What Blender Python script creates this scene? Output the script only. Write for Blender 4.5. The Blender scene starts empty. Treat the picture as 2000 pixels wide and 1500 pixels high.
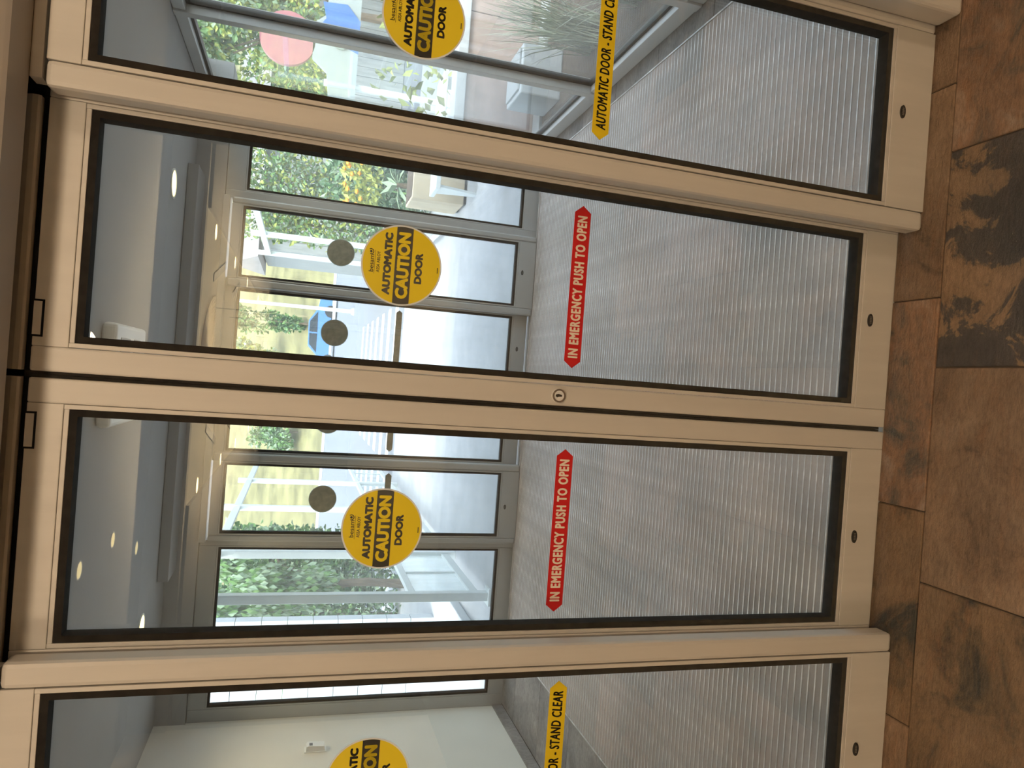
import bpy, bmesh, math, random
from mathutils import Vector, Matrix

# ------------------------------------------------------------------ camera, world, sun, exposure
sc = bpy.context.scene
COL = sc.collection
random.seed(7)

F_PX = 1396.1
CAM = Vector((0.0486, -1.6194, 1.5841))
YAW, PITCH, ROLL = 0.0010, 0.2879, 0.0747
fw = Vector((math.sin(YAW) * math.cos(PITCH), math.cos(YAW) * math.cos(PITCH), -math.sin(PITCH)))
rt = Vector((math.cos(YAW), -math.sin(YAW), 0.0))
up = rt.cross(fw)
r2 = rt * math.cos(ROLL) + up * math.sin(ROLL)
u2 = -rt * math.sin(ROLL) + up * math.cos(ROLL)
cd = bpy.data.cameras.new('camera')
cam = bpy.data.objects.new('camera', cd)
COL.objects.link(cam)
ax, ay, az = -u2, r2, -fw            # the phone was held sideways: the world's up points left in the frame
cam.matrix_world = Matrix(((ax.x, ay.x, az.x, CAM.x), (ax.y, ay.y, az.y, CAM.y), (ax.z, ay.z, az.z, CAM.z), (0, 0, 0, 1)))
cd.sensor_fit = 'HORIZONTAL'
cd.sensor_width = 36.0
cd.lens = F_PX / 2000.0 * 36.0
cd.clip_start = 0.05
cd.clip_end = 400
sc.camera = cam

SUN_DIR = Vector((0.25, 0.75, -1.0)).normalized()      # sunlight travels along this
w = bpy.data.worlds.new('sky')
sc.world = w
w.use_nodes = True
wn = w.node_tree
bgn = wn.nodes['Background']
sky = wn.nodes.new('ShaderNodeTexSky')
sky.sky_type = 'NISHITA'
sky.sun_disc = False
sky.sun_elevation = math.radians(58)
sky.sun_rotation = math.radians(198)
sky.air_density = 1.0
sky.dust_density = 2.5
sky.ozone_density = 1.0
hs = wn.nodes.new('ShaderNodeHueSaturation')
hs.inputs['Saturation'].default_value = 0.45
wn.links.new(sky.outputs[0], hs.inputs['Color'])
wn.links.new(hs.outputs[0], bgn.inputs[0])
bgn.inputs[1].default_value = 1.15

sl = bpy.data.lights.new('sun', 'SUN')
sl.energy = 2.2
sl.angle = math.radians(0.6)
sl.color = (1.0, 0.95, 0.86)
so = bpy.data.objects.new('sun', sl)
so.rotation_euler = SUN_DIR.to_track_quat('-Z', 'Y').to_euler()
so.location = (-4, -12, 16)
COL.objects.link(so)

sc.view_settings.view_transform = 'Standard'
sc.view_settings.look = 'None'
sc.view_settings.exposure = 0.0
sc.view_settings.gamma = 1.0
sc.view_settings.use_curve_mapping = False
sc.cycles.max_bounces = 10
sc.cycles.diffuse_bounces = 5
sc.cycles.glossy_bounces = 4
sc.cycles.transmission_bounces = 8
sc.cycles.transparent_max_bounces = 40
sc.cycles.caustics_reflective = False
sc.cycles.caustics_refractive = False
sc.cycles.sample_clamp_indirect = 6.0
sc.cycles.use_denoising = True

# ------------------------------------------------------------------ materials
M = {}

def nodes_of(name):
    m = bpy.data.materials.new(name)
    m.use_nodes = True
    nt = m.node_tree
    return m, nt, nt.nodes['Principled BSDF']

def coords(nt, scale=(1, 1, 1), kind='Object'):
    tc = nt.nodes.new('ShaderNodeTexCoord')
    mp = nt.nodes.new('ShaderNodeMapping')
    mp.inputs['Scale'].default_value = scale
    nt.links.new(tc.outputs[kind], mp.inputs[0])
    return mp.outputs[0]

def noise(nt, vec, scale, detail=4, rough=0.55, dist=0.0):
    n = nt.nodes.new('ShaderNodeTexNoise')
    n.inputs['Scale'].default_value = scale
    n.inputs['Detail'].default_value = detail
    n.inputs['Roughness'].default_value = rough
    n.inputs['Distortion'].default_value = dist
    nt.links.new(vec, n.inputs['Vector'])
    return n.outputs['Fac']

def ramp(nt, fac, stops):
    r = nt.nodes.new('ShaderNodeValToRGB')
    el = r.color_ramp.elements
    while len(el) < len(stops):
        el.new(0.5)
    for e, (p, c) in zip(el, stops):
        e.position = p
        e.color = (c[0], c[1], c[2], 1)
    nt.links.new(fac, r.inputs[0])
    return r.outputs[0]

def mixc(nt, fac, a, b, mode='MIX'):
    mx = nt.nodes.new('ShaderNodeMix')
    mx.data_type = 'RGBA'
    mx.blend_type = mode
    if isinstance(fac, float):
        mx.inputs[0].default_value = fac
    else:
        nt.links.new(fac, mx.inputs[0])
    for i, v in ((6, a), (7, b)):
        if isinstance(v, tuple):
            mx.inputs[i].default_value = (v[0], v[1], v[2], 1)
        else:
            nt.links.new(v, mx.inputs[i])
    return mx.outputs[2]

def bump(nt, p, height, strength=0.2, dist=0.01):
    b = nt.nodes.new('ShaderNodeBump')
    b.inputs['Strength'].default_value = strength
    b.inputs['Distance'].default_value = dist
    nt.links.new(height, b.inputs['Height'])
    nt.links.new(b.outputs[0], p.inputs['Normal'])

def plain(name, c, rough=0.5, metal=0.0, var=0.12, scale=8.0, bmp=0.0, spec=0.5, stretch=(1, 1, 1)):
    m, nt, p = nodes_of(name)
    f = noise(nt, coords(nt, stretch), scale)
    lo = tuple(max(0, x * (1 - var)) for x in c)
    hi = tuple(min(1, x * (1 + var)) for x in c)
    nt.links.new(ramp(nt, f, [(0.3, lo), (0.7, hi)]), p.inputs['Base Color'])
    p.inputs['Roughness'].default_value = rough
    p.inputs['Metallic'].default_value = metal
    p.inputs['Specular IOR Level'].default_value = spec
    if bmp:
        bump(nt, p, noise(nt, coords(nt, stretch), scale * 12), bmp, 0.004)
    M[name] = m
    return m

plain('aluminium', (0.60, 0.575, 0.53), 0.55, 0.12, 0.05, 3.0, 0.04, 0.35, (6, 6, 0.6))
plain('aluminium_grey', (0.44, 0.44, 0.43), 0.45, 0.25, 0.05, 3.0)
plain('aluminium_pale', (0.66, 0.67, 0.68), 0.45, 0.15, 0.05, 3.0)
plain('header_metal', (0.46, 0.43, 0.39), 0.5, 0.2, 0.05, 2.0)
plain('gasket_black', (0.016, 0.0145, 0.013), 0.85, 0, 0.3, 40, 0, 0.15)
plain('cavity_black', (0.006, 0.006, 0.006), 0.9, 0, 0.2, 10, 0, 0.1)
plain('badge_black', (0.02, 0.02, 0.02), 0.35, 0, 0.3, 60)
plain('badge_mark', (0.20, 0.19, 0.17), 0.5, 0.3)
plain('chrome', (0.75, 0.73, 0.70), 0.18, 1.0, 0.03)
plain('keyway', (0.05, 0.045, 0.04), 0.4, 0.6)
plain('sticker_yellow', (0.80, 0.625, 0.020), 0.38, 0, 0.05, 6)
plain('sticker_back', (0.40, 0.31, 0.215), 0.35, 0, 0.25, 30, 0.1, 0.5)
plain('sticker_rim', (0.74, 0.78, 0.80), 0.3, 0, 0.04)
plain('print_black', (0.008, 0.007, 0.006), 0.4, 0, 0.1)
plain('arrow_red', (0.52, 0.012, 0.014), 0.35, 0, 0.06, 10)
plain('arrow_yellow', (0.78, 0.575, 0.015), 0.35, 0, 0.05, 10)
plain('print_white', (0.80, 0.72, 0.60), 0.4, 0, 0.03)
plain('plaster', (0.80, 0.77, 0.69), 0.8, 0, 0.03, 3, 0.06)
plain('ceiling_paint', (0.43, 0.42, 0.415), 0.85, 0, 0.02, 2, 0.05)
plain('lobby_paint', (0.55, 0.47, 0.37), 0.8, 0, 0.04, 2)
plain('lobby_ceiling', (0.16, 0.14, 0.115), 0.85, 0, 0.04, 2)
plain('corridor_paint', (0.82, 0.75, 0.62), 0.8, 0, 0.03, 2)
plain('corridor_wall', (0.07, 0.058, 0.046), 0.85, 0, 0.1, 2)
plain('corridor_floor', (0.13, 0.105, 0.08), 0.5, 0, 0.08, 3)
plain('white_plastic', (0.86, 0.85, 0.82), 0.4, 0, 0.02)
plain('device_mark', (0.10, 0.11, 0.13), 0.5)
plain('dark_lens', (0.20, 0.19, 0.18), 0.4)
plain('white_steel', (0.66, 0.70, 0.70), 0.4, 0, 0.03)
plain('concrete', (0.40, 0.41, 0.425), 0.85, 0, 0.10, 3, 0.15)
plain('paving_warm', (0.62, 0.57, 0.50), 0.85, 0, 0.08, 2, 0.1)
plain('asphalt', (0.20, 0.215, 0.24), 0.9, 0, 0.12, 5, 0.1)
plain('road_paint', (0.82, 0.84, 0.86), 0.7, 0, 0.05)
plain('planter_pink', (0.40, 0.30, 0.27), 0.85, 0, 0.15, 7, 0.2)
plain('cap_white', (0.52, 0.54, 0.57), 0.6, 0, 0.04)
plain('soil', (0.10, 0.07, 0.05), 0.95, 0, 0.3, 20, 0.4)
plain('bark', (0.16, 0.12, 0.08), 0.9, 0, 0.3, 12, 0.4)
plain('leaf_green', (0.13, 0.25, 0.07), 0.55, 0, 0.45, 2.5)
plain('leaf_dark', (0.06, 0.14, 0.055), 0.55, 0, 0.4, 2.5)
plain('leaf_yellow', (0.36, 0.40, 0.09), 0.6, 0, 0.35, 2.0)
plain('leaf_pale', (0.28, 0.38, 0.24), 0.6, 0, 0.35, 2.5)
plain('lawn', (0.215, 0.195, 0.085), 0.9, 0, 0.4, 0.6)
plain('dry_grass', (0.50, 0.52, 0.40), 0.7, 0, 0.3, 6)
plain('petal_orange', (0.85, 0.34, 0.02), 0.6, 0, 0.2, 8)
plain('sign_pink', (0.36, 0.12, 0.14), 0.55, 0, 0.06)
plain('sign_blue', (0.04, 0.14, 0.40), 0.55, 0, 0.08)
plain('sign_grey', (0.20, 0.25, 0.22), 0.55, 0, 0.06)
plain('sign_pale', (0.30, 0.34, 0.34), 0.55, 0, 0.04)
plain('timber_grey', (0.30, 0.31, 0.30), 0.85, 0, 0.2, 5, 0.2, 0.3, (4, 4, 0.4))
plain('box_tan', (0.50, 0.42, 0.30), 0.8, 0, 0.12, 5)
plain('car_blue', (0.10, 0.24, 0.52), 0.25, 0.2, 0.05)
plain('car_glass', (0.04, 0.05, 0.06), 0.08)
plain('rubber', (0.02, 0.02, 0.02), 0.8)
plain('louvre', (0.62, 0.54, 0.42), 0.6)
plain('slot_dark', (0.08, 0.07, 0.06), 0.7)
plain('house_wall', (0.62, 0.60, 0.55), 0.85, 0, 0.06, 2)
plain('roof_grey', (0.30, 0.29, 0.29), 0.85, 0, 0.12, 4)
plain('grout', (0.10, 0.075, 0.055), 0.95, 0, 0.2, 20)

def glass_mat(name, tint, refl, haze):
    m = bpy.data.materials.new(name)
    m.use_nodes = True
    nt = m.node_tree
    for n in list(nt.nodes):
        nt.nodes.remove(n)
    out = nt.nodes.new('ShaderNodeOutputMaterial')
    tr = nt.nodes.new('ShaderNodeBsdfTransparent')
    tr.inputs[0].default_value = (*tint, 1)
    gl = nt.nodes.new('ShaderNodeBsdfGlossy')
    gl.inputs['Roughness'].default_value = 0.0
    gl.inputs['Color'].default_value = (1, 1, 1, 1)
    df = nt.nodes.new('ShaderNodeBsdfDiffuse')
    df.inputs[0].default_value = (0.8, 0.82, 0.84, 1)
    # uneven milky veil added to imitate flare washing out the view; also does frosting
    vec = coords(nt, (3, 3, 0.5))
    veil = nt.nodes.new('ShaderNodeMath')
    veil.operation = 'MULTIPLY'
    veil.inputs[1].default_value = haze
    nt.links.new(noise(nt, vec, 2.0, 6, 0.6), veil.inputs[0])
    tl = nt.nodes.new('ShaderNodeBsdfTranslucent')
    tl.inputs[0].default_value = (0.80, 0.86, 0.88, 1)
    m0 = nt.nodes.new('ShaderNodeMixShader')
    m0.inputs[0].default_value = 0.65
    nt.links.new(df.outputs[0], m0.inputs[1])
    nt.links.new(tl.outputs[0], m0.inputs[2])
    m1 = nt.nodes.new('ShaderNodeMixShader')
    nt.links.new(veil.outputs[0], m1.inputs[0])
    nt.links.new(tr.outputs[0], m1.inputs[1])
    nt.links.new(m0.outputs[0], m1.inputs[2])
    lw = nt.nodes.new('ShaderNodeLayerWeight')
    lw.inputs['Blend'].default_value = 0.5
    pw = nt.nodes.new('ShaderNodeMath')
    pw.operation = 'POWER'
    pw.inputs[1].default_value = 5.0
    nt.links.new(lw.outputs['Facing'], pw.inputs[0])
    fr = nt.nodes.new('ShaderNodeMath')
    fr.operation = 'MULTIPLY_ADD'
    fr.inputs[1].default_value = 1.0 - refl
    fr.inputs[2].default_value = refl
    nt.links.new(pw.outputs[0], fr.inputs[0])
    m2 = nt.nodes.new('ShaderNodeMixShader')
    nt.links.new(fr.outputs[0], m2.inputs[0])
    nt.links.new(m1.outputs[0], m2.inputs[1])
    nt.links.new(gl.outputs[0], m2.inputs[2])
    nt.links.new(m2.outputs[0], out.inputs[0])
    M[name] = m

glass_mat('glass_door', (0.965, 0.98, 0.975), 0.095, 0.03)
glass_mat('glass_far', (0.93, 0.97, 0.97), 0.045, 0.20)
glass_mat('glass_frost', (0.85, 0.90, 0.90), 0.045, 1.0)
glass_mat('glass_green', (0.93, 0.975, 0.965), 0.045, 0.13)

def slate(name, stops, scale, seed, rust):
    m, nt, p = nodes_of(name)
    tc = nt.nodes.new('ShaderNodeTexCoord')
    oi = nt.nodes.new('ShaderNodeObjectInfo')
    mp = nt.nodes.new('ShaderNodeMapping')
    mul = nt.nodes.new('ShaderNodeVectorMath')
    mul.operation = 'SCALE'
    mul.inputs[0].default_value = (37 + seed, 11, 5)
    nt.links.new(oi.outputs['Random'], mul.inputs['Scale'])
    nt.links.new(tc.outputs['Object'], mp.inputs[0])
    nt.links.new(mul.outputs[0], mp.inputs['Location'])
    v = mp.outputs[0]
    base = ramp(nt, noise(nt, v, scale, 8, 0.62, 0.9), stops)
    st = nt.nodes.new('ShaderNodeMapping')
    st.inputs['Scale'].default_value = (1.0, 2.6, 1)
    nt.links.new(v, st.inputs[0])
    f2 = noise(nt, st.outputs[0], scale * 2.4, 7, 0.7, 0.4)
    r = ramp(nt, f2, [(0.52, (0, 0, 0)), (0.70, (rust, rust, rust))])
    c = mixc(nt, r, base, (0.30, 0.145, 0.07))
    fine = ramp(nt, noise(nt, st.outputs[0], 38, 9, 0.75, 0.3), [(0.30, (0.66, 0.66, 0.67)), (0.52, (1.10, 1.10, 1.10)), (0.75, (1.42, 1.4, 1.37))])
    c = mixc(nt, 1.0, c, fine, 'MULTIPLY')
    wide = ramp(nt, noise(nt, v, 2.3, 3, 0.5, 0.5), [(0.35, (0.85, 0.87, 0.89)), (0.65, (1.30, 1.26, 1.22))])
    c = mixc(nt, 1.0, c, wide, 'MULTIPLY')
    nt.links.new(c, p.inputs['Base Color'])
    p.inputs['Roughness'].default_value = 0.55
    p.inputs['Specular IOR Level'].default_value = 0.35
    bump(nt, p, noise(nt, st.outputs[0], 30, 9, 0.75), 0.9, 0.012)
    M[name] = m

BR = [(0.33, (0.10, 0.07, 0.048)), (0.43, (0.25, 0.165, 0.105)), (0.60, (0.32, 0.22, 0.145)), (0.78, (0.38, 0.265, 0.185))]
RU = [(0.34, (0.085, 0.085, 0.075)), (0.43, (0.22, 0.155, 0.11)), (0.54, (0.33, 0.20, 0.125)), (0.70, (0.38, 0.28, 0.21))]
CH = [(0.36, (0.055, 0.050, 0.050)), (0.545, (0.075, 0.067, 0.062)), (0.575, (0.25, 0.17, 0.105)), (0.72, (0.33, 0.22, 0.14))]
MIXD = [(0.38, (0.06, 0.058, 0.050)), (0.43, (0.16, 0.115, 0.072)), (0.50, (0.27, 0.175, 0.10)), (0.75, (0.35, 0.235, 0.145))]
slate('slate_brown', BR, 4.5, 1, 0.35)
slate('slate_rust', RU, 6.5, 4, 0.6)
slate('slate_charcoal', CH, 5.5, 9, 0.1)
slate('slate_mixed', MIXD, 4.2, 15, 0.45)
GS = [(0.3, (0.20, 0.19, 0.185)), (0.5, (0.29, 0.275, 0.265)), (0.7, (0.37, 0.35, 0.34))]
slate('stone_grey', GS, 5.0, 21, 0.05)

def carpet():
    m, nt, p = nodes_of('mat_carpet')
    v = coords(nt)
    f = noise(nt, v, 1.3, 4)
    g = noise(nt, v, 160, 3, 0.8)
    c = mixc(nt, g, (0.36, 0.32, 0.295), (0.62, 0.555, 0.52))
    c2 = mixc(nt, ramp(nt, f, [(0.40, (0, 0, 0)), (0.68, (0.55, 0.55, 0.55))]), c, (0.20, 0.175, 0.15))
    nt.links.new(c2, p.inputs['Base Color'])
    p.inputs['Roughness'].default_value = 0.9
    bump(nt, p, g, 0.5, 0.004)
    M['mat_carpet'] = m
carpet()
plain('mat_rail', (0.66, 0.64, 0.63), 0.42, 0.35, 0.35, 14, 0.1)

def emit(name, c, s):
    m = bpy.data.materials.new(name)
    m.use_nodes = True
    nt = m.node_tree
    p = nt.nodes['Principled BSDF']
    p.inputs['Base Color'].default_value = (*c, 1)
    p.inputs['Emission Color'].default_value = (*c, 1)
    p.inputs['Emission Strength'].default_value = s
    M[name] = m
emit('lamp_warm', (1.0, 0.80, 0.36), 3.2)
emit('lamp_corridor', (1.0, 0.74, 0.38), 14.0)
emit('lamp_dim', (0.85, 0.80, 0.74), 0.25)

# ------------------------------------------------------------------ helpers
class MB:
    """collects shapes into one mesh"""
    def __init__(self):
        self.bm = bmesh.new()
    def box(self, x0, x1, y0, y1, z0, z1, bev=0.0, seg=2):
        t = bmesh.new()
        vs = [t.verts.new((x, y, z)) for x in (x0, x1) for y in (y0, y1) for z in (z0, z1)]
        for f in ((0, 1, 3, 2), (4, 6, 7, 5), (0, 4, 5, 1), (2, 3, 7, 6), (0, 2, 6, 4), (1, 5, 7, 3)):
            t.faces.new([vs[i] for i in f])
        bmesh.ops.recalc_face_normals(t, faces=t.faces)
        if bev:
            bmesh.ops.bevel(t, geom=list(t.edges), offset=bev, segments=seg, affect='EDGES', profile=0.5)
        self.merge(t)
        return self
    def merge(self, t):
        me = bpy.data.meshes.new('tmp')
        t.to_mesh(me)
        t.free()
        self.bm.from_mesh(me)
        bpy.data.meshes.remove(me)
    def prism(self, pts, axis, a0, a1):
        """polygon pts in the two other axes, extruded along axis"""
        def P(u, v, a):
            return {'X': (a, u, v), 'Y': (u, a, v), 'Z': (u, v, a)}[axis]
        t = bmesh.new()
        A = [t.verts.new(P(u, v, a0)) for u, v in pts]
        B = [t.verts.new(P(u, v, a1)) for u, v in pts]
        t.faces.new(A)
        t.faces.new(B[::-1])
        n = len(pts)
        for i in range(n):
            t.faces.new((A[i], A[(i + 1) % n], B[(i + 1) % n], B[i]))
        bmesh.ops.recalc_face_normals(t, faces=t.faces)
        self.merge(t)
        return self
    def ring(self, outer, inner, axis, a0, a1):
        """frame between two same-length outlines"""
        def P(u, v, a):
            return {'X': (a, u, v), 'Y': (u, a, v), 'Z': (u, v, a)}[axis]
        t = bmesh.new()
        n = len(outer)
        L = [[t.verts.new(P(u, v, a)) for u, v in o] for o, a in ((outer, a0), (inner, a0), (inner, a1), (outer, a1))]
        for k in range(4):
            for i in range(n):
                j = (i + 1) % n
                t.faces.new((L[k][i], L[k][j], L[(k + 1) % 4][j], L[(k + 1) % 4][i]))
        bmesh.ops.recalc_face_normals(t, faces=t.faces)
        self.merge(t)
        return self
    def tube(self, pts, rad, n=8):
        t = bmesh.new()
        rings = []
        for k, p in enumerate(pts):
            p = Vector(p)
            d = Vector(pts[min(k + 1, len(pts) - 1)]) - Vector(pts[max(k - 1, 0)])
            q = d.to_track_quat('Z', 'Y')
            r = rad[k] if isinstance(rad, (list, tuple)) else rad
            rings.append([t.verts.new(p + q @ Vector((r * math.cos(2 * math.pi * i / n), r * math.sin(2 * math.pi * i / n), 0))) for i in range(n)])
        for a, b in zip(rings, rings[1:]):
            for i in range(n):
                t.faces.new((a[i], a[(i + 1) % n], b[(i + 1) % n], b[i]))
        t.faces.new(rings[0][::-1])
        t.faces.new(rings[-1])
        bmesh.ops.recalc_face_normals(t, faces=t.faces)
        self.merge(t)
        return self
    def mesh(self, name):
        me = bpy.data.meshes.new(name)
        self.bm.to_mesh(me)
        self.bm.free()
        return me
    def build(self, name, mat, parent=None, smooth=False):
        me = self.mesh(name)
        return link(name, me, mat, parent, smooth)

def link(name, me, mat, parent=None, smooth=False):
    if mat is not None and not me.materials:
        me.materials.append(M[mat])
    if smooth:
        me.polygons.foreach_set('use_smooth', [True] * len(me.polygons))
    o = bpy.data.objects.new(name, me)
    COL.objects.link(o)
    if parent is not None:
        o.parent = parent
    return o

def tag(o, label=None, cat=None, group=None, kind=None):
    if label: o['label'] = label
    if cat: o['category'] = cat
    if group: o['group'] = group
    if kind: o['kind'] = kind
    return o

def empty(name, loc=(0, 0, 0), rz=0.0):
    o = bpy.data.objects.new(name, None)
    o.location = loc
    o.rotation_euler = (0, 0, rz)
    o.empty_display_size = 0.1
    COL.objects.link(o)
    return o

def copy_tree(o, parent=None):
    c = o.copy()
    COL.objects.link(c)
    c.parent = parent
    for ch in list(o.children):
        copy_tree(ch, c)
    return c

def box(name, mat, x0, x1, y0, y1, z0, z1, bev=0.0, parent=None, seg=2):
    return MB().box(x0, x1, y0, y1, z0, z1, bev, seg).build(name, mat, parent)

def circle(cx, cz, r, n=48, a0=0.0):
    return [(cx + r * math.cos(a0 + 2 * math.pi * i / n), cz + r * math.sin(a0 + 2 * math.pi * i / n)) for i in range(n)]

def rect(x0, x1, z0, z1):
    return [(x0, z0), (x1, z0), (x1, z1), (x0, z1)]

def text_mesh(body, cx, cz, wid, hgt, y, bold=0.0, shear=0.0, thick=0.0004, space=1.0):
    """flat lettering in the XZ plane facing -Y, fitted to a box of wid x hgt"""
    cu = bpy.data.curves.new('lettering', 'FONT')
    cu.body = body
    cu.size = 1.0
    cu.shear = shear
    cu.space_character = space
    cu.resolution_u = 3
    o = bpy.data.objects.new('tmp_text', cu)
    COL.objects.link(o)
    dg = bpy.context.evaluated_depsgraph_get()
    me = bpy.data.meshes.new_from_object(o.evaluated_get(dg))
    bpy.data.objects.remove(o)
    bpy.data.curves.remove(cu)
    xs = [v.co.x for v in me.vertices]
    ys = [v.co.y for v in me.vertices]
    x0, x1, y0, y1 = min(xs), max(xs), min(ys), max(ys)
    for v in me.vertices:
        v.co = Vector((cx + ((v.co.x - x0) / (x1 - x0) - 0.5) * wid, y, cz + ((v.co.y - y0) / (y1 - y0) - 0.5) * hgt))
    if bold:
        # heavier strokes: the same outlines laid over one another with small shifts
        b = bold * hgt
        n = len(me.vertices)
        base = [v.co.copy() for v in me.vertices]
        faces = [tuple(p.vertices) for p in me.polygons]
        sx, sz = (wid - 2 * b) / wid, (hgt - 2 * b) / hgt
        vs, fs = [], []
        for k in range(9):
            a = 2 * math.pi * k / 8
            o = Vector((0, 0, 0)) if k == 8 else Vector((b * math.cos(a), 0, b * math.sin(a)))
            i = len(vs)
            vs += [tuple(Vector((cx + (c.x - cx) * sx, c.y, cz + (c.z - cz) * sz)) + o) for c in base]
            fs += [tuple(q + i for q in f) for f in faces]
        bpy.data.meshes.remove(me)
        me = bpy.data.meshes.new('lettering')
        me.from_pydata(vs, [], fs)
    me.name = 'lettering'
    me.materials.clear()
    return me

# ------------------------------------------------------------------ the room shell
VX0, VX1, VY1, VZ = -2.31, 1.82, 3.45, 2.325          # vestibule: plaster wall, glass wall, outer doors, ceiling
PROUD = -0.071                                        # side panels stand this far in front of the sliding leaves

def structure(o, label, cat):
    return tag(o, label, cat, None, 'structure')

# lobby floor: slate tiles laid in a third bond, two rows in view
fl = structure(box('floor', 'grout', -3.6, 3.6, -6.1, 0.10, -0.06, -0.006), 'brown and charcoal slate tile floor in front of the sliding doors', 'floor')
TP, TG = 0.5633, 0.0035
tile_cache = {}
def slate_tile(x0, x1, y0, y1, mat, parent, z=0.0):
    key = (round(x1 - x0, 3), round(y1 - y0, 3), mat)
    if key not in tile_cache:
        wx, wy = (x1 - x0) / 2, (y1 - y0) / 2
        tile_cache[key] = MB().box(-wx, wx, -wy, wy, -0.012, 0, 0.0022, 1).mesh('floor_tile')
    o = link('floor_tile', tile_cache[key], mat, parent)
    o.location = ((x0 + x1) / 2, (y0 + y1) / 2, z + random.uniform(-0.0012, 0.0006))
    return o
row_y = [(-0.1395, 0.10), (-0.70, -0.1395), (-1.2635, -0.70), (-1.827, -1.2635)]
row_off = [0.3600, 0.1765, -0.0110, 0.3600]
kinds = {(0, 1): 'slate_brown', (0, 0): 'slate_brown', (0, -1): 'slate_rust', (0, -2): 'slate_mixed', (0, -3): 'slate_brown', (0, 2): 'slate_mixed',
         (1, 0): 'slate_charcoal', (1, 1): 'slate_rust', (1, -1): 'slate_brown', (1, -2): 'slate_mixed', (1, -3): 'slate_rust'}
for r, (y0, y1) in enumerate(row_y):
    for k in range(-6, 6):
        x0 = row_off[r] + k * TP
        mat = kinds.get((r, k)) or random.choice(['slate_brown', 'slate_mixed', 'slate_rust', 'slate_charcoal'])
        slate_tile(x0 + TG / 2, x0 + TP - TG / 2, y0 + TG / 2, y1 - TG / 2, mat, fl)

# vestibule floor with a stone border round the mat
fv = structure(box('floor', 'grout', VX0, 1.90, 0.1005, 3.62, -0.06, -0.010), 'grey stone border floor around the ribbed entrance mat', 'floor')
for k in range(7):
    y0 = 0.115 + k * 0.5
    slate_tile(VX0 + 0.014, -1.80, y0 + 0.002, min(y0 + 0.498, 3.6), 'stone_grey', fv, -0.004)
    slate_tile(1.685, 1.895, y0 + 0.002, min(y0 + 0.498, 3.6), 'stone_grey', fv, -0.004)
for k in range(7):
    x0 = -1.797 + k * 0.4974
    slate_tile(x0 + 0.002, x0 + 0.4954, 3.372, 3.6, 'stone_grey', fv, -0.004)

# entrance mat with aluminium rails
mat = tag(empty('entrance_mat', (0, 0, 0)), 'grey ribbed entrance mat filling the vestibule floor', 'mat')
MX0, MX1, MY0, MY1 = -1.79, 1.675, 0.122, 3.365
box('carpet', 'mat_carpet', MX0, MX1, MY0, MY1, -0.012, 0.002, parent=mat)
rail_me = MB().box(MX0 + 0.004, MX1 - 0.004, -0.0030, 0.0030, -0.004, 0.0034, 0.0008, 1).mesh('mat_rail')
y = MY0 + 0.026
while y < MY1 - 0.01:
    o = link('mat_rail', rail_me, 'mat_rail', mat)
    o.location = (0, y, 0)
    y += 0.0297
MB().ring(rect(MX0 - 0.007, MX1 + 0.007, MY0 - 0.012, MY1 + 0.006), rect(MX0, MX1, MY0, MY1), 'Z', -0.012, 0.006).build('edge_frame', 'mat_rail', mat)

structure(box('wall_left', 'plaster', VX0 - 0.15, VX0, 0.08, 3.62, -0.05, 2.52), 'plain off-white plaster side wall of the vestibule', 'wall')
structure(box('baseboard_left', 'stone_grey', VX0, VX0 + 0.012, 0.09, 3.395, -0.004, 0.070, 0.001), 'grey stone skirting along the plaster wall', 'baseboard')
structure(box('ceiling', 'ceiling_paint', VX0 - 0.15, 2.0, 0.05, 3.625, VZ, VZ + 0.15), 'flat grey painted vestibule ceiling with round downlights', 'ceiling')
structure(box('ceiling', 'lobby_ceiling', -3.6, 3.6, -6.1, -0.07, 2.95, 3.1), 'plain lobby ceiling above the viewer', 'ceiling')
# lobby walls
structure(box('wall_left', 'lobby_paint', -3.75, -3.6, -6.1, 0.1, -0.05, 3.1), 'left side wall of the lobby', 'wall')
structure(box('wall_right', 'lobby_paint', 3.6, 3.75, -6.1, 0.1, -0.05, 3.1), 'right side wall of the lobby', 'wall')
structure(MB().box(-3.6, -1.27, -0.13, 0.08, -0.05, 2.96).build('wall_front', 'lobby_paint'), 'lobby wall left of the sliding doors', 'wall')
structure(MB().box(1.27, 3.6, -0.13, 0.08, -0.05, 2.96).build('wall_front', 'lobby_paint'), 'lobby wall right of the sliding doors', 'wall')
structure(MB().box(-1.27, 1.27, -0.06, 0.09, 2.30, 2.96).build('wall_front', 'lobby_paint'), 'lobby wall above the door header', 'wall')
# the bright corridor behind the viewer, seen mirrored in the door glass
CX0, CX1, CYN, CYF, CZ = -1.42, 1.61, -6.06, -21.0, 2.60
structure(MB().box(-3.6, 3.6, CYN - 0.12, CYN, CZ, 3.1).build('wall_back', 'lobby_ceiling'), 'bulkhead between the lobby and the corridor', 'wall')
structure(box('ceiling', 'corridor_paint', CX0, CX1, CYF, CYN - 0.12, CZ, CZ + 0.12), 'pale tan corridor ceiling mirrored in the door glass', 'ceiling')
structure(MB().box(-3.6, CX0, CYF, CYN - 0.12, CZ - 0.03, CZ + 0.12).box(CX1, 3.6, CYF, CYN - 0.12, CZ - 0.03, CZ + 0.12).build('ceiling', 'corridor_wall'), 'dark side strips of the corridor ceiling', 'ceiling')
structure(box('floor', 'corridor_floor', -3.6, 3.6, CYF, CYN, -0.06, -0.006), 'dark corridor floor behind the lobby', 'floor')
structure(box('wall_left', 'corridor_wall', -3.7, -3.6, CYF, CYN - 0.12, -0.06, CZ + 0.12), 'left corridor wall behind the lobby', 'wall')
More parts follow.
